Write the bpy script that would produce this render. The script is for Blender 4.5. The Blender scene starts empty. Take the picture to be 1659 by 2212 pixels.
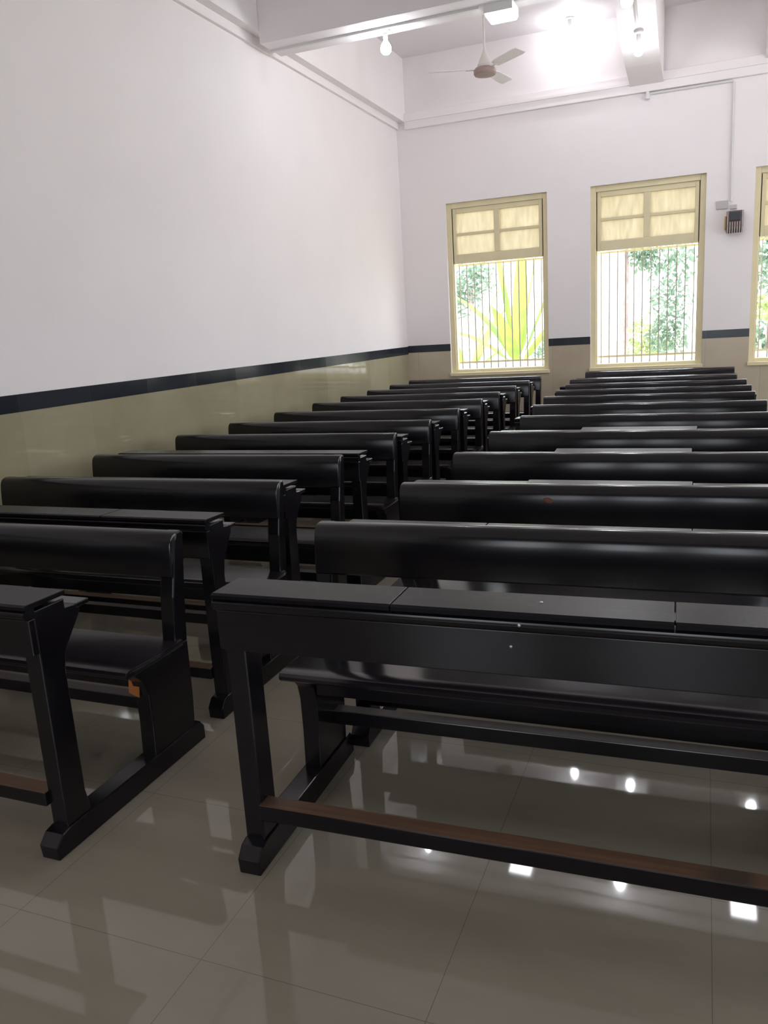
import bpy, bmesh, math, random
from mathutils import Vector, Matrix
random.seed(7)
SC = bpy.context.scene
COL = SC.collection

# ------------------------------------------------------------------ helpers
def B():
    return bmesh.new()

def box(bm, x0, x1, y0, y1, z0, z1, bev=0.0, seg=2, mi=0):
    vs = [bm.verts.new((x, y, z)) for z in (z0, z1) for y in (y0, y1) for x in (x0, x1)]
    fs = [(0, 2, 3, 1), (4, 5, 7, 6), (0, 1, 5, 4), (2, 6, 7, 3), (0, 4, 6, 2), (1, 3, 7, 5)]
    faces = [bm.faces.new([vs[i] for i in f]) for f in fs]
    for f in faces:
        f.material_index = mi
    if bev > 0:
        es = list({e for f in faces for e in f.edges})
        bmesh.ops.bevel(bm, geom=es, offset=bev, segments=seg, affect='EDGES', profile=0.5)
    return faces

def prism_x(bm, prof, x0, x1, bev=0.0, seg=2):
    """extrude a (y,z) outline along x"""
    a = [bm.verts.new((x0, y, z)) for y, z in prof]
    b = [bm.verts.new((x1, y, z)) for y, z in prof]
    n = len(prof)
    faces = [bm.faces.new(a), bm.faces.new(b[::-1])]
    for i in range(n):
        j = (i + 1) % n
        faces.append(bm.faces.new((a[j], a[i], b[i], b[j])))
    bmesh.ops.recalc_face_normals(bm, faces=faces)
    if bev > 0:
        es = [e for e in (list(faces[0].edges) + list(faces[1].edges))]
        bmesh.ops.bevel(bm, geom=es, offset=bev, segments=seg, affect='EDGES', profile=0.5)

def lathe(bm, prof, n=24, c=(0, 0, 0)):
    """revolve (r,z) profile about the z axis"""
    rings = []
    for r, z in prof:
        if r < 1e-6:
            rings.append([bm.verts.new((c[0], c[1], c[2] + z))])
        else:
            rings.append([bm.verts.new((c[0] + r * math.cos(2 * math.pi * k / n),
                                        c[1] + r * math.sin(2 * math.pi * k / n), c[2] + z)) for k in range(n)])
    for a, b in zip(rings[:-1], rings[1:]):
        for k in range(n):
            k2 = (k + 1) % n
            if len(a) == 1 and len(b) == 1:
                continue
            if len(a) == 1:
                bm.faces.new((a[0], b[k], b[k2]))
            elif len(b) == 1:
                bm.faces.new((a[k], a[k2], b[0]))
            else:
                bm.faces.new((a[k], a[k2], b[k2], b[k]))
    bmesh.ops.recalc_face_normals(bm, faces=bm.faces[:])

def tube(bm, pts, r, n=10, r1=None):
    pts = [Vector(p) for p in pts]
    rings = []
    m = len(pts)
    for i, p in enumerate(pts):
        t = (pts[min(i + 1, m - 1)] - pts[max(i - 1, 0)]).normalized()
        up = Vector((0, 0, 1)) if abs(t.z) < 0.9 else Vector((1, 0, 0))
        u = t.cross(up).normalized(); v = t.cross(u)
        rr = r if r1 is None else r + (r1 - r) * i / (m - 1)
        rings.append([bm.verts.new(p + rr * (u * math.cos(2 * math.pi * k / n) + v * math.sin(2 * math.pi * k / n))) for k in range(n)])
    for a, b in zip(rings[:-1], rings[1:]):
        for k in range(n):
            k2 = (k + 1) % n
            bm.faces.new((a[k], a[k2], b[k2], b[k]))
    bm.faces.new(rings[0][::-1]); bm.faces.new(rings[-1])

def obj(name, bm, mat, parent=None, smooth=False, loc=None):
    me = bpy.data.meshes.new(name)
    bmesh.ops.recalc_face_normals(bm, faces=bm.faces[:])
    bm.to_mesh(me); bm.free()
    for m in (mat if isinstance(mat, (list, tuple)) else [mat]):
        me.materials.append(m)
    if smooth:
        for p in me.polygons:
            p.use_smooth = True
        try:
            me.set_sharp_from_angle(angle=math.radians(35))
        except Exception:
            pass
    o = bpy.data.objects.new(name, me)
    COL.objects.link(o)
    if parent is not None:
        o.parent = parent
    if loc is not None:
        o.location = loc
    return o

def tag(o, label, cat, group=None, kind=None):
    if label: o['label'] = label
    if cat: o['category'] = cat
    if group: o['group'] = group
    if kind: o['kind'] = kind
    return o

def empty(name, loc=(0, 0, 0), label=None, cat=None, group=None):
    o = bpy.data.objects.new(name, None)
    COL.objects.link(o)
    o.empty_display_size = 0.1
    o.location = loc
    return tag(o, label, cat, group)

def struct(name, bm, mat, label=None, smooth=False, parent=None):
    o = obj(name, bm, mat, parent, smooth)
    if parent is None:
        o['kind'] = 'structure'
        if label: o['label'] = label
        o['category'] = name.split('_')[0]
    return o

def copy_tree(o, parent=None):
    c = o.copy(); COL.objects.link(c); c.parent = parent
    for ch in list(o.children):
        copy_tree(ch, c)
    return c

# ------------------------------------------------------------------ materials
def mat(name):
    m = bpy.data.materials.new(name); m.use_nodes = True
    nt = m.node_tree
    return m, nt, nt.nodes['Principled BSDF']

def N(nt, t, **kw):
    n = nt.nodes.new(t)
    for k, v in kw.items():
        if k in n.inputs:
            n.inputs[k].default_value = v
        else:
            setattr(n, k, v)
    return n

def pos(nt, scale=(1, 1, 1), obj_space=False):
    if obj_space:
        tc = N(nt, 'ShaderNodeTexCoord'); src = tc.outputs['Object']
    else:
        g = N(nt, 'ShaderNodeNewGeometry'); src = g.outputs['Position']
    mp = N(nt, 'ShaderNodeMapping'); mp.inputs['Scale'].default_value = scale
    nt.links.new(src, mp.inputs['Vector'])
    return mp.outputs['Vector']

def ramp(nt, fac, stops):
    r = N(nt, 'ShaderNodeValToRGB')
    els = r.color_ramp.elements
    while len(els) < len(stops): els.new(0.5)
    for e, (p, c) in zip(els, stops):
        e.position = p; e.color = (*c, 1)
    nt.links.new(fac, r.inputs['Fac'])
    return r.outputs['Color']

def noise(nt, vec, scale, detail=3.0, rough=0.55):
    n = N(nt, 'ShaderNodeTexNoise', Scale=scale, Detail=detail, Roughness=rough)
    nt.links.new(vec, n.inputs['Vector'])
    return n.outputs['Fac']

def bump(nt, bsdf, h, strength, dist=0.01):
    b = N(nt, 'ShaderNodeBump', Strength=strength, Distance=dist)
    nt.links.new(h, b.inputs['Height']); nt.links.new(b.outputs['Normal'], bsdf.inputs['Normal'])

def simple(name, col, rough=0.5, metal=0.0, spec=0.5, var=0.06, nscale=6.0):
    m, nt, b = mat(name)
    v = pos(nt)
    lo = tuple(max(0, c * (1 - var)) for c in col); hi = tuple(min(1, c * (1 + var)) for c in col)
    nt.links.new(ramp(nt, noise(nt, v, nscale), [(0.3, lo), (0.7, hi)]), b.inputs['Base Color'])
    b.inputs['Roughness'].default_value = rough
    b.inputs['Metallic'].default_value = metal
    b.inputs['Specular IOR Level'].default_value = spec
    return m

def plaster(name, col):
    m, nt, b = mat(name)
    v = pos(nt)
    lo = tuple(c * 0.965 for c in col)
    nt.links.new(ramp(nt, noise(nt, v, 1.3, 4), [(0.3, lo), (0.7, col)]), b.inputs['Base Color'])
    b.inputs['Roughness'].default_value = 0.62
    b.inputs['Specular IOR Level'].default_value = 0.25
    bump(nt, b, noise(nt, v, 60, 3), 0.06, 0.01)
    return m

M = {}
M['plaster'] = plaster('wall_paint', (0.89, 0.838, 0.832))
M['plaster_ceiling'] = plaster('ceiling_paint', (0.85, 0.81, 0.82))

def dark_wood(name='dark_varnished_wood', r0=0.14, r1=0.24, ior=1.45, k=1.0):
    m, nt, b = mat(name)
    v = pos(nt, (1.2, 14, 14), True)
    f = noise(nt, v, 3.0, 5, 0.6)
    nt.links.new(ramp(nt, f, [(0.25, (0.0045 * k, 0.0038 * k, 0.0056 * k)), (0.62, (0.0085 * k, 0.0068 * k, 0.0092 * k)), (0.9, (0.0135 * k, 0.0100 * k, 0.0118 * k))]), b.inputs['Base Color'])
    v2 = pos(nt, (1.5, 3, 3))
    r = N(nt, 'ShaderNodeMapRange'); r.inputs['To Min'].default_value = r0; r.inputs['To Max'].default_value = r1
    nt.links.new(noise(nt, v2, 2.0, 1), r.inputs['Value'])
    nt.links.new(r.outputs['Result'], b.inputs['Roughness'])
    b.inputs['IOR'].default_value = ior
    bump(nt, b, f, 0.012, 0.002)
    return m
M['wood'] = dark_wood()
M['wood_top'] = dark_wood('dull_desk_top_wood', 0.22, 0.32, 1.20, 1.2)
M['wood_lid'] = dark_wood('greyed_desk_lid_wood', 0.30, 0.42, 1.36, 2.2)
M['wood_seat'] = dark_wood('polished_seat_wood', 0.15, 0.24, 1.5, 1.6)

def worn_wood():
    m, nt, b = mat('worn_brown_wood')
    v = pos(nt, (1.0, 18, 18), True)
    f = noise(nt, v, 3.0, 5, 0.6)
    v2 = pos(nt, (2.2, 1, 1), True)
    base = ramp(nt, f, [(0.25, (0.075, 0.038, 0.020)), (0.7, (0.16, 0.085, 0.045))])
    mx = N(nt, 'ShaderNodeMixRGB'); mx.inputs['Color2'].default_value = (0.030, 0.021, 0.019, 1)
    nt.links.new(base, mx.inputs['Color1'])
    nt.links.new(ramp(nt, noise(nt, v2, 1.6, 4), [(0.56, (0, 0, 0)), (0.70, (0.7, 0.7, 0.7))]), mx.inputs['Fac'])
    nt.links.new(mx.outputs['Color'], b.inputs['Base Color'])
    b.inputs['Roughness'].default_value = 0.45
    return m
M['worn'] = worn_wood()
M['grey_brown'] = simple('grey_brown_wood', (0.085, 0.068, 0.064), 0.5, var=0.25, nscale=4)  # paler grey-brown for the top faces of the stretcher
M['chip'] = simple('bare_chipped_wood', (0.17, 0.065, 0.03), 0.7)
M['nail'] = simple('nail_steel', (0.62, 0.6, 0.58), 0.3, 0.9)

def floor_mat():
    m, nt, b = mat('polished_floor_tile')
    v = pos(nt)
    # tile joints every 0.59 m
    sep = N(nt, 'ShaderNodeSeparateXYZ'); nt.links.new(v, sep.inputs[0])
    def joint(sock, off):
        a = N(nt, 'ShaderNodeMath', operation='SUBTRACT'); nt.links.new(sock, a.inputs[0]); a.inputs[1].default_value = off - 0.295
        d = N(nt, 'ShaderNodeMath', operation='DIVIDE'); nt.links.new(a.outputs[0], d.inputs[0]); d.inputs[1].default_value = 0.59
        fr = N(nt, 'ShaderNodeMath', operation='FRACT'); nt.links.new(d.outputs[0], fr.inputs[0])
        s = N(nt, 'ShaderNodeMath', operation='SUBTRACT'); nt.links.new(fr.outputs[0], s.inputs[0]); s.inputs[1].default_value = 0.5
        ab = N(nt, 'ShaderNodeMath', operation='ABSOLUTE'); nt.links.new(s.outputs[0], ab.inputs[0])
        lt = N(nt, 'ShaderNodeMath', operation='LESS_THAN'); nt.links.new(ab.outputs[0], lt.inputs[0]); lt.inputs[1].default_value = 0.0017
        return lt.outputs[0]
    jx = joint(sep.outputs['X'], -1.125); jy = joint(sep.outputs['Y'], 1.377)
    mx = N(nt, 'ShaderNodeMath', operation='MAXIMUM'); nt.links.new(jx, mx.inputs[0]); nt.links.new(jy, mx.inputs[1])
    vs = pos(nt, (0.8, 3.0, 1))
    tile = ramp(nt, noise(nt, vs, 1.6, 5, 0.6), [(0.25, (0.27, 0.235, 0.183)), (0.75, (0.33, 0.292, 0.233))])
    mix = N(nt, 'ShaderNodeMixRGB'); nt.links.new(mx.outputs[0], mix.inputs['Fac'])
    nt.links.new(tile, mix.inputs['Color1']); mix.inputs['Color2'].default_value = (0.19, 0.155, 0.125, 1)
    nt.links.new(mix.outputs['Color'], b.inputs['Base Color'])
    b.inputs['Roughness'].default_value = 0.035
    b.inputs['Specular IOR Level'].default_value = 0.5
    bump(nt, b, noise(nt, pos(nt), 2.2, 2), 0.012, 0.02)
    return m
M['floor'] = floor_mat()

def tile_mat(name, c0, c1, along, step, joint_col, rough, spec=0.5):
    m, nt, b = mat(name)
    v = pos(nt)
    sep = N(nt, 'ShaderNodeSeparateXYZ'); nt.links.new(v, sep.inputs[0])
    d = N(nt, 'ShaderNodeMath', operation='DIVIDE'); nt.links.new(sep.outputs[along], d.inputs[0]); d.inputs[1].default_value = step
    fl = N(nt, 'ShaderNodeMath', operation='FLOOR'); nt.links.new(d.outputs[0], fl.inputs[0])
    wn = N(nt, 'ShaderNodeTexWhiteNoise', noise_dimensions='1D'); nt.links.new(fl.outputs[0], wn.inputs['W'])
    n1 = noise(nt, v, 2.0, 4)
    ad = N(nt, 'ShaderNodeMath', operation='MULTIPLY_ADD'); nt.links.new(wn.outputs['Value'], ad.inputs[0]); ad.inputs[1].default_value = 0.35
    nt.links.new(n1, ad.inputs[2])
    col = ramp(nt, ad.outputs[0], [(0.35, c0), (0.95, c1)])
    fr = N(nt, 'ShaderNodeMath', operation='FRACT'); nt.links.new(d.outputs[0], fr.inputs[0])
    lt = N(nt, 'ShaderNodeMath', operation='LESS_THAN'); nt.links.new(fr.outputs[0], lt.inputs[0]); lt.inputs[1].default_value = 0.004 / step
    mix = N(nt, 'ShaderNodeMixRGB'); nt.links.new(lt.outputs[0], mix.inputs['Fac'])
    nt.links.new(col, mix.inputs['Color1']); mix.inputs['Color2'].default_value = (*joint_col, 1)
    nt.links.new(mix.outputs['Color'], b.inputs['Base Color'])
    b.inputs['Roughness'].default_value = rough
    b.inputs['Specular IOR Level'].default_value = spec
    # each tile leans by a hair, so reflections break at the joints
    cx = N(nt, 'ShaderNodeCombineXYZ')
    nrm = N(nt, 'ShaderNodeNewGeometry')
    sc = N(nt, 'ShaderNodeVectorMath', operation='SCALE'); nt.links.new(wn.outputs['Color'], sc.inputs[0]); sc.inputs['Scale'].default_value = 0.02
    sb = N(nt, 'ShaderNodeVectorMath', operation='SUBTRACT'); nt.links.new(sc.outputs[0], sb.inputs[0]); sb.inputs[1].default_value = (0.01, 0.01, 0.01)
    av = N(nt, 'ShaderNodeVectorMath', operation='ADD'); nt.links.new(nrm.outputs['Normal'], av.inputs[0]); nt.links.new(sb.outputs[0], av.inputs[1])
    nv = N(nt, 'ShaderNodeVectorMath', operation='NORMALIZE'); nt.links.new(av.outputs[0], nv.inputs[0])
    nt.links.new(nv.outputs[0], b.inputs['Normal'])
    return m
M['dado_l'] = tile_mat('cream_dado_tile_side_shaded', (0.275, 0.248, 0.155), (0.36, 0.324, 0.216), 'Y', 0.6, (0.30, 0.27, 0.18), 0.06)  # same tile as the far wall, its dimmer light put into a darker colour
M['dado_b'] = tile_mat('cream_dado_tile_end_lit', (0.45, 0.38, 0.285), (0.54, 0.465, 0.355), 'X', 0.6, (0.36, 0.32, 0.23), 0.14)  # same tile as the left wall, its brighter light put into a paler colour
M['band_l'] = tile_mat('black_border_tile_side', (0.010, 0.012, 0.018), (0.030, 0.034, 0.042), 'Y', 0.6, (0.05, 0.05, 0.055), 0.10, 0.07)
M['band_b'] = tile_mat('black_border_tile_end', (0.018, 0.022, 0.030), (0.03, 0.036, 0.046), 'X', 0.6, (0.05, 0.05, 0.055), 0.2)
M['front'] = simple('dark_unseen_front_wall', (0.05, 0.035, 0.03), 0.6)  # unseen front wall, made dark to keep reflections in the benches dark
M['frame'] = simple('cream_painted_wood', (0.74, 0.655, 0.42), 0.45, var=0.03)
M['bar'] = simple('window_bar_paint', (0.36, 0.34, 0.28), 0.5)
M['white_plastic'] = simple('white_plastic', (0.72, 0.71, 0.70), 0.4, var=0.02)
M['grey_plastic'] = simple('greyed_plastic', (0.50, 0.48, 0.46), 0.4, var=0.03)
M['fan_paint'] = simple('fan_cream_enamel', (0.66, 0.61, 0.56), 0.35, var=0.03)
M['fan_blade'] = simple('fan_blade_enamel', (0.74, 0.71, 0.69), 0.35, var=0.02)
M['fan_motor'] = simple('fan_brown_enamel', (0.30, 0.215, 0.19), 0.4, var=0.05)
M['dark_plastic'] = simple('dark_plastic', (0.035, 0.035, 0.045), 0.4)
M['brown_plastic'] = simple('brown_plastic', (0.14, 0.09, 0.08), 0.45)
M['ochre'] = simple('ochre_plastic', (0.55, 0.36, 0.16), 0.5)
M['orange'] = simple('orange_paper', (0.50, 0.17, 0.035), 0.7, var=0.12)
M['ground'] = simple('pale_dry_ground', (0.62, 0.58, 0.46), 0.9, var=0.15, nscale=1.5)
M['bark'] = simple('pinkish_bark', (0.34, 0.26, 0.25), 0.85, var=0.25, nscale=9)

def frosted():
    m, nt, b = mat('frosted_yellow_glass')
    out = nt.nodes['Material Output']
    tr = N(nt, 'ShaderNodeBsdfTranslucent'); gl = N(nt, 'ShaderNodeBsdfGlossy'); gl.inputs['Roughness'].default_value = 0.15
    v = pos(nt, (9, 1, 2))
    nt.links.new(ramp(nt, noise(nt, v, 2.5, 4), [(0.3, (0.465, 0.42, 0.335)), (0.75, (0.56, 0.51, 0.42))]), tr.inputs['Color'])
    mx = N(nt, 'ShaderNodeMixShader'); mx.inputs['Fac'].default_value = 0.05
    nt.links.new(tr.outputs[0], mx.inputs[1]); nt.links.new(gl.outputs[0], mx.inputs[2])
    nt.links.new(mx.outputs[0], out.inputs['Surface'])
    return m
M['glass'] = frosted()

def leaf(name, c0, c1, trans):
    m, nt, b = mat(name)
    out = nt.nodes['Material Output']
    v = pos(nt)
    col = ramp(nt, noise(nt, v, 3.0, 3), [(0.3, c0), (0.7, c1)])
    nt.links.new(col, b.inputs['Base Color']); b.inputs['Roughness'].default_value = 0.5
    tr = N(nt, 'ShaderNodeBsdfTranslucent')
    nt.links.new(col, tr.inputs['Color'])
    mx = N(nt, 'ShaderNodeMixShader'); mx.inputs['Fac'].default_value = trans
    nt.links.new(b.outputs[0], mx.inputs[1]); nt.links.new(tr.outputs[0], mx.inputs[2])
    nt.links.new(mx.outputs[0], out.inputs['Surface'])
    return m
M['leaf_palm'] = leaf('broad_leaf_green', (0.16, 0.28, 0.06), (0.34, 0.42, 0.08), 0.45)
M['leaf_dark'] = leaf('dark_leaf_green', (0.13, 0.20, 0.14), (0.24, 0.33, 0.24), 0.35)
M['leaf_bush'] = leaf('bush_leaf_green', (0.26, 0.33, 0.12), (0.42, 0.48, 0.22), 0.4)

def emit(name, col, s):
    m, nt, b = mat(name)
    b.inputs['Base Color'].default_value = (0.9, 0.9, 0.9, 1)
    b.inputs['Emission Color'].default_value = (*col, 1)
    b.inputs['Emission Strength'].default_value = s
    return m
M['bulb'] = emit('lit_bulb_glass', (0.92, 0.94, 1.0), 300.0)
M['bulb_dim'] = emit('lit_bulb_glass_by_wall', (0.90, 0.93, 1.0), 85.0)
M['panel_light'] = emit('lit_panel_diffuser', (0.92, 0.95, 1.0), 16.0)

# ------------------------------------------------------------------ room
XL, XR, YF, YB, ZC = -3.75, 4.6, -4.2, 10.406, 4.79
ZS = 1.245                                  # top of the dado
WZ0, WZ1 = 0.872, 3.022
WIN = [(-3.142, -1.846), (-1.330, -0.037), (0.472, 1.762), (2.279, 3.57)]
T = 0.24

bm = B(); box(bm, XL - 0.3, XR + 0.3, YF - 0.3, YB + 0.3, -0.12, 0); struct('floor', bm, M['floor'], 'polished beige tile floor reflecting the lamps')
bm = B(); box(bm, XL - 0.3, XR + 0.3, YF - 0.3, YB + 0.3, ZC, ZC + 0.15); struct('ceiling', bm, M['plaster_ceiling'], 'pale ceiling above the beams')
bm = B(); box(bm, XL - 0.25, XL, YF - 0.25, YB + 0.25, 0, ZC); struct('wall_left', bm, M['plaster'], 'plain white left wall above the dado')

def wall_with_openings(bm, axis, a0, a1, b0, b1, opens, z0, z1, zt):
    def bx(u0, u1, w0, w1):
        if axis == 'x': box(bm, u0, u1, b0, b1, w0, w1)
        else: box(bm, b0, b1, u0, u1, w0, w1)
    bx(a0, a1, 0, z0); bx(a0, a1, z1, zt)
    prev = a0
    for o0, o1 in opens:
        bx(prev, o0, z0, z1); prev = o1
    bx(prev, a1, z0, z1)
bm = B(); wall_with_openings(bm, 'x', XL, XR, YB, YB + T, WIN, WZ0, WZ1, ZC); struct('wall_back', bm, M['plaster'], 'pale wall with tall windows at the far end')
ADDED_RW = [(1.9, 2.9), (3.5, 5.0), (5.5, 7.1), (7.6, 9.5)]  # unseen right-wall windows, added and sized to bring daylight onto the left wall
ADDED_FW = [(-2.5, -1.2), (-0.5, 0.8), (1.5, 2.8)]  # unseen front-wall windows, added to light the cross beam and bench sheen
bm = B(); wall_with_openings(bm, 'x', XL, XR, YF - T, YF, ADDED_FW, WZ0, WZ1, ZC); struct('wall_front', bm, M['front'])
bm = B(); wall_with_openings(bm, 'y', YF, YB, XR, XR + T, ADDED_RW, WZ0, WZ1, ZC); struct('wall_right', bm, M['plaster'])

# dado tiles and black border (thin tiles standing proud of the wall)
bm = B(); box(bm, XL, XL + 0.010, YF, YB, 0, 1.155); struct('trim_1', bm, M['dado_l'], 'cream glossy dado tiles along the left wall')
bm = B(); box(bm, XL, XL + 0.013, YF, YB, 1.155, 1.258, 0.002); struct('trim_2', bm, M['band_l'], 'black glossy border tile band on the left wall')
def spans(lo, hi):
    out = []; p = lo
    for a, b in WIN:
        out.append((p, a)); p = b
    out.append((p, hi)); return out
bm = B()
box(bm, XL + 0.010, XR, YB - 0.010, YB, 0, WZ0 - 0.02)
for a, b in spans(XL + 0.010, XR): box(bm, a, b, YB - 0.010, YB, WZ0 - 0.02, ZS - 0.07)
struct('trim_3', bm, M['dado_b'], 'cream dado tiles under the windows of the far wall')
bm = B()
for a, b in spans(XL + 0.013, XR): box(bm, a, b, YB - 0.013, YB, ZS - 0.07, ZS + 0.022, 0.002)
struct('trim_4', bm, M['band_b'], 'black border tile band between the far windows')

# beams
ZB = 3.95
bm = B()
prism_x(bm, [(YF, 4.05), (YB, 4.05), (YB, ZC), (YF, ZC)], XL, -3.625)
struct('trim_5', bm, M['plaster'], 'white beam along the top of the left wall')
bm = B(); box(bm, XL, XL + 0.035, YF, YB, 3.975, 4.05); struct('trim_6', bm, M['plaster'], 'thin ledge under the left wall beam')
bm = B(); box(bm, -3.625, XR, 6.72, 7.10, ZB, ZC, 0.006); struct('trim_7', bm, M['plaster'], 'wide cross beam carrying bulbs and a square lamp')
# haunched beam from the cross beam to the far wall
hx0, hx1 = -0.877, -0.517
prof = [(7.10, 4.62), (8.0, 4.60), (8.35, 4.50), (8.66, 4.36), (8.95, 4.235), (9.20, 4.158), (9.75, 4.075), (YB - 0.05, 4.03), (YB - 0.05, ZC), (7.10, ZC)]
bm = B(); prism_x(bm, prof, hx0, hx1); struct('trim_8', bm, M['plaster'], 'short curved bracket beam meeting the far wall')
# cornice band on the far wall
bm = B()
box(bm, -3.625, XR, YB - 0.05, YB, 3.955, 4.145, 0.006)
box(bm, -3.625, XR, YB - 0.07, YB - 0.05, 4.045, 4.075)
struct('trim_9', bm, M['plaster'], 'moulded cornice band across the far wall')

# conduits
bm = B()
tube(bm, [(-0.72, YB - 0.016, 3.935), (0.205, YB - 0.016, 3.935), (0.212, YB - 0.016, 3.92), (0.226, YB - 0.016, 2.68)], 0.013, 8)
tag(obj('cable_conduit', bm, M['white_plastic'], smooth=True), 'thin white conduit running along the far wall and down to the caged unit', 'conduit')
for a, b, t in ((-3.62, -1.74, 'white conduit under the cross beam from the left wall to the square lamp'), (-1.46, 0.33, 'white conduit under the cross beam right of the square lamp')):
    bm = B(); box(bm, a, b, 6.895, 6.925, ZB - 0.018, ZB)
    tag(obj('ceiling_conduit', bm, M['white_plastic']), t, 'conduit')
bm = B(); tube(bm, [(-0.70, 8.02, 4.585), (-0.70, 8.36, 4.48), (-0.70, 8.66, 4.345), (-0.70, 8.93, 4.23)], 0.018, 8)
tag(obj('cable_conduit', bm, M['grey_plastic'], smooth=True), 'short grey conduit on the underside of the curved bracket beam', 'conduit')

# ------------------------------------------------------------------ windows
def window(idx, x0, x1, label):
    root = bpy.data.objects.new('window_%d' % idx, None); COL.objects.link(root)
    root.location = ((x0 + x1) / 2, YB + 0.10, WZ0)
    root['kind'] = 'structure'; root['category'] = 'window'; root['label'] = label
    w = (x1 - x0) / 2; H = WZ1 - WZ0
    fy0, fy1 = -0.055, 0.035                   # frame depth, recessed behind the wall face
    j = 0.060
    bm = B()
    box(bm, -w, -w + j, fy0, fy1, 0, H, 0.004); box(bm, w - j, w, fy0, fy1, 0, H, 0.004)
    box(bm, -w + j, w - j, fy0, fy1, H - 0.065, H, 0.004)
    box(bm, -w + j, w - j, fy0, fy1, 0, 0.05, 0.004)
    # stepped bead on the inner edge
    box(bm, -w + j, -w + j + 0.014, fy0 + 0.02, fy1, 0.05, H - 0.065); box(bm, w - j - 0.014, w - j, fy0 + 0.02, fy1, 0.05, H - 0.065)
    obj('window_frame', bm, M['frame'], root)
    # fixed fanlight sash with two by two panes
    zt = H - 0.065; zb = 1.405; a = w - j
    bm = B()
    sx = 0.055
    box(bm, -a, -a + sx, -0.035, 0.02, zb, zt, 0.004); box(bm, a - sx, a, -0.035, 0.02, zb, zt, 0.004)
    box(bm, -a + sx, a - sx, -0.035, 0.02, zt - 0.06, zt, 0.004); box(bm, -a + sx, a - sx, -0.035, 0.02, zb, zb + 0.115, 0.004)
    box(bm, -0.036, 0.036, -0.035, 0.02, zb + 0.115, zt - 0.06, 0.004)
    zm = (zb + 0.115 + zt - 0.06) / 2 - 0.005
    for s in (-1, 1):
        xa, xb = sorted((s * 0.036, s * (a - sx)))
        box(bm, xa, xb, -0.028, 0.015, zm - 0.016, zm + 0.016, 0.003)
    sash = obj('fanlight_sash', bm, M['frame'], root)
    for s in (-1, 1):
        xa, xb = sorted((s * 0.036, s * (a - sx)))
        for z0, z1 in ((zb + 0.115, zm - 0.016), (zm + 0.016, zt - 0.06)):
            bm = B(); box(bm, xa - 0.004, xb + 0.004, -0.006, -0.002, z0 - 0.004, z1 + 0.004)
            obj('glass_pane', bm, M['glass'], sash)
    # outside grille of thin upright bars
    bm = B()
    for z in (0.135, 1.39):
        box(bm, -w + 0.03, w - 0.03, 0.066, 0.078, z - 0.012, z + 0.012)
    gr = obj('grille_rail', bm, M['frame'], root)
    n = 12
    for k in range(n):
        x = -w + 0.11 + k * (2 * w - 0.22) / (n - 1)
        bm = B(); tube(bm, [(x, 0.072, 0.052), (x, 0.072, 1.40)], 0.0075, 6)
        obj('window_bar', bm, M['bar'], root, smooth=True)
    bm = B(); prism_x(bm, [(0.036, -0.05), (0.036, 0.03), (0.10, 0.075), (0.20, 0.125), (0.30, 0.125), (0.30, -0.05)], -w, w)  # top shaped to slope inward so it catches sky light and shows white
    obj('window_sill', bm, M['plaster'], root)
    bm = B(); box(bm, -w - 0.012, w + 0.012, -0.135, -0.056, -0.030, 0.012, 0.004)
    obj('inner_sill', bm, M['frame'], root)
    return root
window(1, *WIN[0], 'leftmost cream window with broad green leaves outside')
window(2, *WIN[1], 'middle cream window with a tree trunk outside')
window(3, *WIN[2], 'cream window cut off by the right edge')
window(4, *WIN[3], 'cream window beyond the right edge')
for k, (a, b) in enumerate(ADDED_RW):  # frames for the added unseen daylight openings on the right
    root = bpy.data.objects.new('window_%d' % (5 + k), None); COL.objects.link(root)
    root.location = (XR + 0.1, (a + b) / 2, WZ0); root['kind'] = 'structure'; root['category'] = 'window'
    w = (b - a) / 2; H = WZ1 - WZ0
    bm = B()
    box(bm, -0.04, 0.04, -w, -w + 0.06, 0, H); box(bm, -0.04, 0.04, w - 0.06, w, 0, H)
    box(bm, -0.04, 0.04, -w + 0.06, w - 0.06, H - 0.06, H); box(bm, -0.04, 0.04, -w + 0.06, w - 0.06, 0, 0.06)
    box(bm, -0.04, 0.04, -w + 0.06, w - 0.06, 1.40, 1.47); box(bm, -0.04, 0.04, -0.03, 0.03, 1.47, H - 0.06)
    obj('window_frame', bm, M['frame'], root)

for k, (a, b) in enumerate(ADDED_FW):  # frames for the added unseen daylight openings behind the camera
    root = bpy.data.objects.new('window_%d' % (9 + k), None); COL.objects.link(root)
    root.location = ((a + b) / 2, YF - 0.1, WZ0); root['kind'] = 'structure'; root['category'] = 'window'
    w = (b - a) / 2; H = WZ1 - WZ0
    bm = B()
    box(bm, -w, -w + 0.06, -0.04, 0.04, 0, H); box(bm, w - 0.06, w, -0.04, 0.04, 0, H)
    box(bm, -w + 0.06, w - 0.06, -0.04, 0.04, H - 0.06, H); box(bm, -w + 0.06, w - 0.06, -0.04, 0.04, 0, 0.06)
    box(bm, -w + 0.06, w - 0.06, -0.04, 0.04, 1.40, 1.47)
    obj('window_frame', bm, M['frame'], root)
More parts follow.
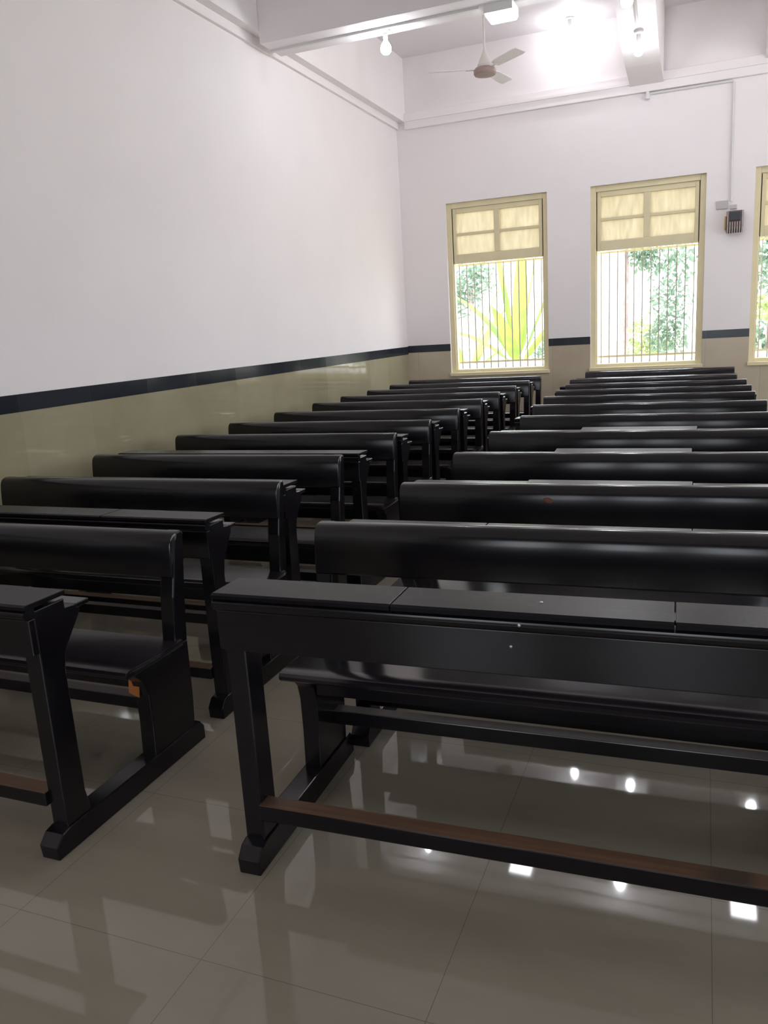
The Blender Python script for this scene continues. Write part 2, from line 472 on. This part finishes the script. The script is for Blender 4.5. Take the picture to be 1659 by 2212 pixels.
# ------------------------------------------------------------------ lamps
def bulb_lamp(loc, label, drop=0.0, glass='bulb'):
    """ceiling holder with a lit globe; loc = point of fixing on the soffit"""
    r = empty('bulb_lamp', loc, label, 'lamp', 'bare bulbs under the beams')
    bm = B(); lathe(bm, [(0, 0), (0.048, 0), (0.046, -0.014), (0.024, -0.022), (0.020, -0.060 - drop), (0.0, -0.062 - drop)], 20)
    obj('bulb_holder', bm, M['grey_plastic'], r, smooth=True)
    z = -0.058 - drop
    bm = B(); lathe(bm, [(0.013, z), (0.015, z - 0.016), (0.026, z - 0.036), (0.040, z - 0.058), (0.046, z - 0.082), (0.042, z - 0.106), (0.026, z - 0.124), (0.0, z - 0.130)], 24)
    obj('glass_bulb', bm, M[glass], r, smooth=True)
    return r
bulb_lamp((-2.575, 6.99, ZB), 'bare lit bulb under the cross beam nearest the left wall', 0.0, 'bulb_dim')
bulb_lamp((-0.62, 6.99, ZB), 'lit bulb at the top edge in front of the curved bracket beam')
bulb_lamp((-0.69, 9.05, 4.195), 'lit bulb under the curved bracket beam at the far end', 0.03, 'bulb_dim')
bulb_lamp((-1.515, 10.12, ZC), 'glaring bulb high by the far wall between fan and bracket beam', 0.03, 'bulb_dim')
bulb_lamp((0.62, 8.86, 4.10), 'glaring bulb just beyond the right edge near the far wall', 0.0, 'bulb_dim')
bm = B(); box(bm, 0.52, 0.72, 8.70, YB - 0.05, 4.10, ZC); struct('trim_10', bm, M['plaster'])

def panel_lamp(loc, label):
    r = empty('ceiling_panel_lamp', loc, label, 'lamp', 'square panel lamps under the cross beam')
    bm = B(); box(bm, -0.115, 0.115, -0.115, 0.115, -0.065, 0.004, 0.004)
    obj('lamp_housing', bm, M['white_plastic'], r)
    bm = B(); box(bm, -0.106, 0.106, -0.106, 0.106, -0.085, -0.0655, 0.008)
    obj('lamp_diffuser', bm, M['panel_light'], r)
    return r
panel_lamp((-1.585, 7.0, ZB), 'square lit panel lamp under the cross beam beside the fan rod')
panel_lamp((0.47, 7.0, ZB), 'square lit panel lamp seen only in the floor reflection on the right')

bm = B(); lathe(bm, [(0, 0), (0.022, 0), (0.022, -0.03), (0.028, -0.035), (0.028, -0.075), (0.012, -0.082), (0, -0.083)], 16)
tag(obj('bulb_socket', bm, M['white_plastic'], smooth=True, loc=(-0.69, YB - 0.035, 3.955)), 'small empty white socket hanging under the cornice of the far wall', 'socket')

# ceiling fan
fan = empty('ceiling_fan', (-2.225, 9.0, 4.10), 'cream ceiling fan with brown motor hanging in front of the far wall', 'fan')
bm = B(); lathe(bm, [(0, 0.012), (0.035, 0.012), (0.100, 0.006), (0.118, -0.015), (0.118, -0.048), (0.108, -0.062), (0.06, -0.075), (0, -0.077)], 28)
obj('fan_motor', bm, M['fan_motor'], fan, smooth=True)
bm = B(); lathe(bm, [(0.070, 0.010), (0.078, 0.034), (0.070, 0.050), (0.026, 0.150), (0.014, 0.185), (0, 0.187)], 24)
obj('fan_canopy', bm, M['fan_paint'], fan, smooth=True)
bm = B(); tube(bm, [(0, 0, 0.13), (0, 0, ZC - 4.10 - 0.01)], 0.011, 10); obj('fan_rod', bm, M['fan_paint'], fan, smooth=True)
bm = B(); lathe(bm, [(0, ZC - 4.10), (0.06, ZC - 4.10), (0.055, ZC - 4.10 - 0.04), (0.015, ZC - 4.10 - 0.09), (0, ZC - 4.10 - 0.09)], 20)
obj('ceiling_cup', bm, M['fan_paint'], fan, smooth=True)
for k in range(3):
    a = math.radians(80 + 120 * k)
    bm = B()
    box(bm, 0.10, 0.20, -0.018, 0.018, -0.010, -0.004)
    vs = []
    for x, w, z in ((0.17, 0.045, -0.002), (0.24, 0.058, 0.0), (0.40, 0.066, 0.0), (0.55, 0.070, 0.0), (0.60, 0.058, 0.0)):
        for s in (-1, 1):
            for dz in (-0.003, 0.003):
                vs.append(bm.verts.new((x, s * w, z - s * 0.012 + dz)))
    for i in range(4):
        p = i * 4; q = p + 4
        bm.faces.new((vs[p], vs[p + 2], vs[q + 2], vs[q])); bm.faces.new((vs[p + 1], vs[q + 1], vs[q + 3], vs[p + 3]))
        bm.faces.new((vs[p], vs[q], vs[q + 1], vs[p + 1])); bm.faces.new((vs[p + 2], vs[p + 3], vs[q + 3], vs[q + 2]))
    bm.faces.new((vs[0], vs[1], vs[3], vs[2])); bm.faces.new((vs[16], vs[18], vs[19], vs[17]))
    o = obj('fan_blade', bm, M['fan_blade'], fan); o.rotation_euler = (0, 0, a)

# caged wall unit with its switch box
wu = empty('wall_unit', (0.272, YB, 2.335), 'small dark rounded unit with pale upright bars between the far windows', 'wall unit')
bm = B(); prism_x(bm, [(0, 0.02), (-0.07, 0.0), (-0.125, 0.05), (-0.135, 0.13), (-0.12, 0.235), (0, 0.245)], -0.085, 0.085, 0.004)
obj('housing', bm, M['brown_plastic'], wu)
bm = B(); box(bm, -0.055, 0.055, -0.152, -0.128, 0.125, 0.222, 0.006); obj('dark_screen', bm, M['dark_plastic'], wu)
for k in range(7):
    x = -0.075 + 0.025 * k
    zt = 0.235 if k in (0, 6) else 0.118
    bm = B(); tube(bm, [(x, -0.128, zt), (x, -0.146, 0.10), (x, -0.136, 0.045), (x, -0.080, -0.004)], 0.0035, 6); obj('cage_bar', bm, M['white_plastic'], wu, smooth=True)
bm = B(); box(bm, -0.108, -0.086, -0.06, 0.0, 0.05, 0.19, 0.008); obj('side_cover', bm, M['ochre'], wu)['label'] = 'ochre side cover'
bm = B(); box(bm, -0.062, 0.062, -0.02, 0, -0.045, 0.045, 0.004)
tag(obj('socket_box', bm, M['grey_plastic'], loc=(0.135, YB, 2.655)), 'pale square socket box on the far wall above the caged unit', 'socket box')
bm = B(); box(bm, -0.035, 0.035, -0.03, 0, -0.022, 0.022, 0.004)
tag(obj('power_plug', bm, M['grey_plastic'], loc=(0.255, YB, 2.622)), 'small pale plug piece right beside the socket box', 'plug')

# ------------------------------------------------------------------ bench desks
HL = 0.83                                   # half length
def bench_proto():
    r = empty('bench_desk')
    W = M['wood']
    for s in (-1, 1):
        x0, x1 = sorted((s * HL, s * (HL - 0.060)))
        bm = B(); prism_x(bm, [(-0.055, 0.0), (-0.060, 0.045), (-0.030, 0.076), (0.0, 0.082), (0.72, 0.082), (0.742, 0.055), (0.742, 0.0)], *sorted((s * (HL + 0.004), s * (HL - 0.066))), 0.004)
        obj('foot_runner', bm, W, r)
        bm = B(); prism_x(bm, [(0.0, 0.082), (0.108, 0.082), (0.092, 0.16), (0.090, 0.58), (0.104, 0.64), (0.165, 0.715), (0.185, 0.740), (0.185, 0.765), (0.125, 0.772), (0.125, 0.80), (0.0, 0.80), (0.0, 0.16)], x0, x1, 0.004)
        obj('desk_leg', bm, W, r)
        bm = B(); prism_x(bm, [(0.445, 0.082), (0.690, 0.082), (0.700, 0.20), (0.705, 0.428), (0.390, 0.428), (0.405, 0.405), (0.436, 0.372), (0.450, 0.32), (0.452, 0.20)], x0, x1, 0.004)
        obj('seat_support', bm, W, r)
        bm = B(); prism_x(bm, [(0.632, 0.428), (0.705, 0.428), (0.725, 0.62), (0.757, 0.845), (0.745, 0.858), (0.712, 0.856), (0.700, 0.83), (0.652, 0.62)], x0, x1, 0.006)
        obj('back_post', bm, W, r)
    bm = B(); box(bm, -HL - 0.004, HL + 0.004, -0.026, -0.002, 0.668, 0.781, 0.003)
    obj('front_panel', bm, W, r)
    # ledge in three boards, the middle one a lid
    xs = (-HL - 0.008, -0.33, 0.33, HL + 0.008)
    for k, nm in enumerate(('desk_top', 'desk_lid', 'desk_top')):
        bm = B()
        prism_x(bm, [(-0.040, 0.014), (-0.034, 0.011), (0.125, 0.011), (0.125, 0.026), (-0.030, 0.028), (-0.040, 0.024)], xs[k] + (0.0015 if k else 0), xs[k + 1] - (0.0015 if k < 2 else 0), 0.002)
        o = obj(nm, bm, M['wood_top'], r, loc=(0, 0, 0.802))
    bm = B(); prism_x(bm, [(-0.030, -0.022), (0.0, -0.022), (0.0, 0.0095), (-0.034, 0.0095), (-0.042, 0.006), (-0.045, -0.002), (-0.043, -0.010), (-0.037, -0.017)], -HL - 0.006, HL + 0.006)
    obj('edge_moulding', bm, W, r, loc=(0, 0, 0.803), smooth=True)
    bm = B(); box(bm, -HL - 0.002, HL + 0.002, 0.165, 0.225, 0.752, 0.768, 0.003)
    obj('book_shelf', bm, W, r)
    # seat with rounded nosing, gently dished
    bm = B(); prism_x(bm, [(0.330, 0.436), (0.338, 0.429), (0.66, 0.429), (0.66, 0.452), (0.52, 0.452), (0.40, 0.458), (0.352, 0.460), (0.336, 0.456), (0.329, 0.447)], -HL - 0.012, HL + 0.012, 0.003)
    obj('seat', bm, M['wood_seat'], r, smooth=True)
    bm = B(); box(bm, -HL + 0.06, HL - 0.06, 0.452, 0.474, 0.340, 0.428, 0.003); obj('seat_rail', bm, W, r)
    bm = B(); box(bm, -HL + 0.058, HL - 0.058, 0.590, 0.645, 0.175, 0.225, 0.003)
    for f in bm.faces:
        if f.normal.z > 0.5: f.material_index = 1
    obj('stretcher', bm, [W, M['grey_brown']], r)
    # convex back rail
    bm = B()
    prism_x(bm, [(0.668, 0.690), (0.660, 0.697), (0.6625, 0.740), (0.6665, 0.780), (0.670, 0.805), (0.673, 0.820), (0.677, 0.832), (0.684, 0.843), (0.695, 0.852), (0.709, 0.857), (0.724, 0.859), (0.740, 0.858), (0.748, 0.848), (0.722, 0.690)], -HL + 0.002, HL - 0.002, 0.006)
    obj('backrest', bm, W, r, smooth=True)
    bm = B()
    fs = box(bm, -HL + 0.058, HL - 0.058, -0.016, 0.046, 0.152, 0.200, 0.004)
    for f in bm.faces:
        if f.normal.z > 0.5: f.material_index = 1
    o = obj('foot_rail', bm, [W, M['worn']], r); o['label'] = 'foot rail with worn brown top'
    return r

def place(r, xc, y0, sy, rz=0.0, sz=1.0, lid=0.0):
    r.location = (xc, y0, 0); r.scale = (1, sy, sz); r.rotation_euler = (0, 0, rz)
    for ch in r.children:
        if ch.name.startswith('desk_lid'):
            if lid: ch.material_slots[0].link = 'OBJECT'; ch.material_slots[0].material = M['wood_lid']
            if True: ch.rotation_euler = (lid, 0, 0); ch.location.z = 0.802 + 0.003 * abs(lid) / 0.03
    return r

ORD = ['nearest the camera', 'second from the camera', 'third from the camera', 'fourth from the camera', 'fifth from the camera', 'sixth from the camera',
       'fifth from the far windows', 'fourth from the far windows', 'third from the far windows', 'second from the far windows', 'closest to the far windows']
L_back = [2.33, 3.13, 3.86, 4.72, 5.40, 6.12, 6.88, 7.55, 8.22, 8.92, 9.62]
L_xr = [-1.765, -1.775, -1.80, -1.81, -1.80, -1.80, -1.81, -1.81, -1.80, -1.80, -1.80]
R_back = [2.43, 3.16, 3.95, 4.74, 5.54, 6.26, 6.95, 7.55, 8.20, 8.87, 10.02]
R_xl = [-1.205, -1.18, -1.19, -1.205, -1.19, -1.24, -1.28, -1.28, -1.29, -1.35, -1.345]
proto = bench_proto()
units = {}
first = True
for side, backs, xe in (('left', L_back, L_xr), ('right', R_back, R_xl)):
    for i, yb in enumerate(backs):
        gap = yb - backs[i - 1] if i else 1
        gap2 = backs[i + 1] - yb if i < 10 else 1
        sy = min(1.0, gap2 / 0.835 if i == 0 else min(gap, gap2 if i > 1 else gap) / 0.815)
        if i == 0: sy = 0.97 if side == 'left' else 0.90
        y0 = yb - 0.72 * sy
        if i == 0 and side == 'right': y0 = 1.745
        xc = xe[i] - HL if side == 'left' else xe[i] + HL
        u = proto if first else copy_tree(proto); first = False
        u['label'] = 'dark wooden desk bench %s in the %s column' % (ORD[i], side)
        u['category'] = 'bench'
        u['group'] = 'desk benches in the %s column' % side
        units[side, i] = (u, xc, y0, sy)
rr = random.Random(3)
LID = {('right', 9): 0.03, ('right', 0): 0.0, ('right', 2): 0.03, ('right', 3): 0.08, ('right', 4): 0.07, ('right', 7): 0.04, ('right', 8): 0.03}
for (side, i), (u, xc, y0, sy) in units.items():
    rz = rr.uniform(-0.006, 0.006); sz = 1.0
    if side == 'left' and i == 0: sz = 0.968
    if i < 2: rz = 0
    if side == 'right' and i < 3: rz = (0.030, 0.02, 0.008)[i]; y0 += HL * math.sin(rz) if i == 0 else 0
    if side == 'left' and i == 1: y0 = 2.545; sy = 0.82
    if side == 'right' and i == 0: sz = 1.013
    place(u, xc, y0, sy, rz, sz, LID.get((side, i), 0.0))

# marks on single benches
u = units['right', 1][0]
bm = B(); lathe(bm, [(0, 0.0), (0.012, 0.0), (0.010, 0.003), (0, 0.004)], 7)
o = obj('bare_wood_chip', bm, M['chip'], u, loc=(-0.20, 0.6692, 0.802)); o.rotation_euler = (math.radians(82), 0.3, 0); o.scale = (1.8, 1.0, 1); o['label'] = 'reddish bare wood chip'
u = units['right', 0][0]
for x, y, z, rx in ((-0.034, -0.0262, 0.742, math.pi / 2), (-0.010, -0.0455, 0.803, math.pi / 2), (0.027, 0.06, 0.8288, 0)):
    bm = B(); lathe(bm, [(0, 0), (0.0045, 0), (0.003, 0.002), (0, 0.0026)], 10)
    o = obj('nail_head', bm, M['nail'], u, loc=(x, y, z)); o.rotation_euler = (rx, 0, 0)
    o['label'] = 'shiny nail head'
u, xc, y0, sy = units['left', 0]
bm = B()
vs = [bm.verts.new(p) for p in ((-0.03, 0, 0.0), (0.012, 0, -0.015), (0.022, 0, 0.05), (-0.022, 0, 0.062), (-0.03, 0.004, 0.0), (0.012, 0.004, -0.015), (0.022, 0.004, 0.05), (-0.022, 0.004, 0.062))]
for f in ((0, 1, 2, 3), (7, 6, 5, 4), (0, 4, 5, 1), (1, 5, 6, 2), (2, 6, 7, 3), (3, 7, 4, 0)): bm.faces.new([vs[k] for k in f])
tag(obj('paper_scrap', bm, M['orange'], loc=(-1.815, y0 + 0.441 * sy, 0.315)), 'small orange paper scrap stuck under the seat of the nearest left bench', 'paper')

# ------------------------------------------------------------------ outside
bm = B(); box(bm, -30, 30, YB + 0.35, 60, -0.35, -0.25)
g = struct('ground', bm, M['ground']); g['category'] = 'ground'; g['label'] = 'pale sunlit ground outside the far windows'
ZG = -0.25

def frond(bm, base, az, lean, length, width, droop, n=9):
    p = Vector(base); d = Vector((math.cos(az) * math.sin(lean), math.sin(az) * math.sin(lean), math.cos(lean)))
    side = Vector((-math.sin(az), math.cos(az), 0)); prev = None
    step = length / n
    for i in range(n + 1):
        t = i / n
        w = width * math.sin(math.pi * min(1, 0.08 + 0.92 * t)) ** 0.7 * (1.0 if t < 0.98 else 0.2)
        if t < 0.12: w = 0.02
        nrm = d.cross(side).normalized()
        row = [bm.verts.new(p - side * w - nrm * w * 0.22), bm.verts.new(p), bm.verts.new(p + side * w - nrm * w * 0.22)]
        if prev:
            for k in range(2): bm.faces.new((prev[k], prev[k + 1], row[k + 1], row[k]))
        prev = row
        p = p + d * step
        d = (d + Vector((math.cos(az) * 0.3, math.sin(az) * 0.3, -1)) * droop * step).normalized()

def palm(loc, seeds, label, group=None):
    r = empty('banana_plant', loc, label, 'plant', group)
    bm = B(); tube(bm, [(0, 0, 0), (0.02, 0, 0.6), (0.0, 0.03, 1.0)], 0.09, 10, 0.06); obj('plant_stem', bm, M['leaf_bush'], r, smooth=True)
    for az, lean, ln, w, dr, zb in seeds:
        bm = B(); frond(bm, (0, 0, zb), math.radians(az), math.radians(lean), ln, w, dr)
        obj('broad_leaf', bm, M['leaf_palm'], r, smooth=True)
palm((-3.05, 14.2, ZG), [(170, 8, 2.9, 0.13, 0.05, 0.9), (10, 7, 2.6, 0.13, 0.1, 0.9), (185, 38, 1.9, 0.21, 0.55, 0.9), (200, 62, 1.6, 0.20, 0.4, 0.8), (165, 24, 2.2, 0.13, 0.45, 0.9), (178, 50, 1.5, 0.19, 0.8, 0.7),
                         (-20, 30, 1.6, 0.14, 0.45, 0.9), (-100, 30, 1.6, 0.13, 0.4, 0.9), (215, 80, 1.3, 0.13, 0.1, 0.7), (-60, 60, 1.2, 0.13, 0.3, 0.7), (5, 18, 2.5, 0.15, 0.15, 0.9), (95, 15, 2.4, 0.14, 0.1, 0.9)],
     'broad leaved yellow green plant outside the leftmost window')
palm((-4.35, 15.6, ZG), [(20, 12, 2.2, 0.12, 0.3, 0.7), (0, 40, 1.6, 0.14, 0.5, 0.7), (-30, 55, 1.4, 0.13, 0.5, 0.6), (60, 25, 1.8, 0.12, 0.4, 0.7), (10, 65, 1.3, 0.12, 0.2, 0.5), (160, 20, 1.9, 0.12, 0.3, 0.7)],
     'lower broad leaved plant farther back at the left of the leftmost window')

def tree(name, loc, trunk_h, trunk_r, blobs, nleaf, size, mat_leaf, label, cat, group=None, seed=1, hang=0.0):
    r = empty(name, loc, label, cat, group)
    rd = random.Random(seed)
    bm = B(); tube(bm, [(0, 0, 0), (0.03, 0, trunk_h * 0.5), (-0.02, 0, trunk_h)], trunk_r, 10, trunk_r * 0.75)
    obj('trunk', bm, M['bark'], r, smooth=True)
    bm = B()
    for cx, cy, cz, rx, ry, rz in blobs:
        for _ in range(nleaf):
            v = Vector((rd.gauss(0, 1), rd.gauss(0, 1), rd.gauss(0, 1))).normalized() * rd.random() ** 0.45
            c = Vector((cx + v.x * rx, cy + v.y * ry, cz + v.z * rz))
            a = Vector((rd.gauss(0, 1), rd.gauss(0, 1), rd.gauss(0, 0.6) - hang)).normalized()
            b = a.cross(Vector((rd.gauss(0, 1), rd.gauss(0, 1), rd.gauss(0, 1)))).normalized()
            s = size * rd.uniform(0.6, 1.3)
            bm.faces.new([bm.verts.new(c), bm.verts.new(c + a * s * 0.5 + b * s * 0.22), bm.verts.new(c + a * s), bm.verts.new(c + a * s * 0.5 - b * s * 0.22)])
    obj('foliage', bm, mat_leaf, r)
G = 'trees outside the far windows'
tree('garden_tree', (-4.9, 18.0, ZG), 2.6, 0.07, [(0.1, 0, 2.75, 0.40, 0.5, 0.6), (-0.4, 0, 2.4, 0.4, 0.5, 0.6)], 420, 0.15, M['leaf_dark'], 'dark leafy tree at the left side of the leftmost window', 'tree', G, 4)
tree('garden_tree', (-1.45, 16.0, ZG), 5.0, 0.085, [(0.82, 0, 2.75, 0.48, 0.4, 0.6), (0.85, 0.2, 2.0, 0.40, 0.4, 0.6), (0.78, 0, 1.35, 0.36, 0.3, 0.40), (0.35, 0.1, 2.9, 0.3, 0.3, 0.35)], 330, 0.13, M['leaf_dark'], 'tree with pinkish trunk and hanging leaves in the middle window', 'tree', G, 5, 0.9)
tree('garden_bush', (-3.0, 17.0, ZG), 0.6, 0.04, [(0.0, 0, 1.0, 0.42, 0.35, 0.6)], 650, 0.11, M['leaf_dark'], 'dark bush low at the right side of the leftmost window', 'bush', G, 6)
tree('garden_bush', (-1.2, 17.2, ZG), 0.6, 0.04, [(0.1, 0, 1.15, 0.50, 0.4, 0.65)], 650, 0.13, M['leaf_bush'], 'pale yellow green bush beside the pinkish trunk', 'bush', G, 7)
tree('garden_tree', (1.1, 17.0, ZG), 3.6, 0.08, [(0.0, 0, 2.6, 0.75, 0.5, 0.7), (0.1, 0.1, 1.1, 0.7, 0.5, 0.55)], 700, 0.16, M['leaf_dark'], 'dense dark tree outside the window at the right edge', 'tree', G, 8, 0.5)
tree('garden_bush', (0.9, 15.6, ZG), 1.2, 0.03, [(0.0, 0, 1.75, 0.4, 0.3, 0.25)], 160, 0.15, M['leaf_bush'], 'bright green bush outside the window at the right edge', 'bush', G, 9)

# ------------------------------------------------------------------ daylight
w = bpy.data.worlds.new('World'); SC.world = w; w.use_nodes = True
nt = w.node_tree; bg = nt.nodes['Background']
tc = N(nt, 'ShaderNodeTexCoord'); sp = N(nt, 'ShaderNodeSeparateXYZ'); nt.links.new(tc.outputs['Generated'], sp.inputs[0])
nt.links.new(ramp(nt, sp.outputs['Z'], [(0.0, (0.90, 0.945, 1.0)), (0.6, (0.80, 0.89, 1.0))]), bg.inputs['Color'])
bg.inputs['Strength'].default_value = 4.6
s = bpy.data.lights.new('sun', 'SUN'); s.energy = 5.0; s.angle = math.radians(1.0); s.color = (1.0, 0.95, 0.86)
so = bpy.data.objects.new('sun', s); COL.objects.link(so)
so.rotation_euler = Vector((0.55, 0.18, -1.0)).to_track_quat('-Z', 'Y').to_euler()   # high, nearly along the far wall
def portal(loc, rot, sx, sy):
    l = bpy.data.lights.new('window_daylight', 'AREA'); l.shape = 'RECTANGLE'; l.size = sx; l.size_y = sy
    l.cycles.is_portal = True
    o = bpy.data.objects.new('window_daylight', l); COL.objects.link(o); o.location = loc; o.rotation_euler = rot
for a, b in WIN:
    portal(((a + b) / 2, YB + T + 0.02, (WZ0 + WZ1) / 2), (math.radians(-90), 0, 0), b - a, WZ1 - WZ0)
for a, b in ADDED_RW:
    portal((XR + T + 0.02, (a + b) / 2, (WZ0 + WZ1) / 2), (0, math.radians(90), 0), WZ1 - WZ0, b - a)

for a, b in ADDED_FW:
    portal(((a + b) / 2, YF - T - 0.02, (WZ0 + WZ1) / 2), (math.radians(90), 0, 0), b - a, WZ1 - WZ0)
# ------------------------------------------------------------------ camera
cam = bpy.data.cameras.new('camera'); co = bpy.data.objects.new('camera', cam); COL.objects.link(co)
R = [[0.9294531885382035, 0.3642054223526341, -0.05891672636107767],
     [0.027630447312680356, -0.22795818789479855, -0.9732788002176052],
     [-0.36790396667808284, 0.902989188695335, -0.22193962332551836]]
m = Matrix(((R[0][0], -R[1][0], -R[2][0], 0), (R[0][1], -R[1][1], -R[2][1], 0), (R[0][2], -R[1][2], -R[2][2], 1.5), (0, 0, 0, 1)))
co.matrix_world = m
cam.sensor_fit = 'HORIZONTAL'; cam.sensor_width = 36; cam.lens = 36 * 1725.743 / 1659
cam.clip_start = 0.02; cam.clip_end = 200
SC.camera = co
SC.view_settings.view_transform = 'Standard'; SC.view_settings.look = 'None'
SC.view_settings.exposure = 0.36; SC.view_settings.gamma = 1.0; SC.view_settings.use_curve_mapping = False
SC.cycles.use_denoising = True
SC.cycles.max_bounces = 10; SC.cycles.diffuse_bounces = 6; SC.cycles.glossy_bounces = 5; SC.cycles.transmission_bounces = 6
SC.cycles.sample_clamp_indirect = 6.0
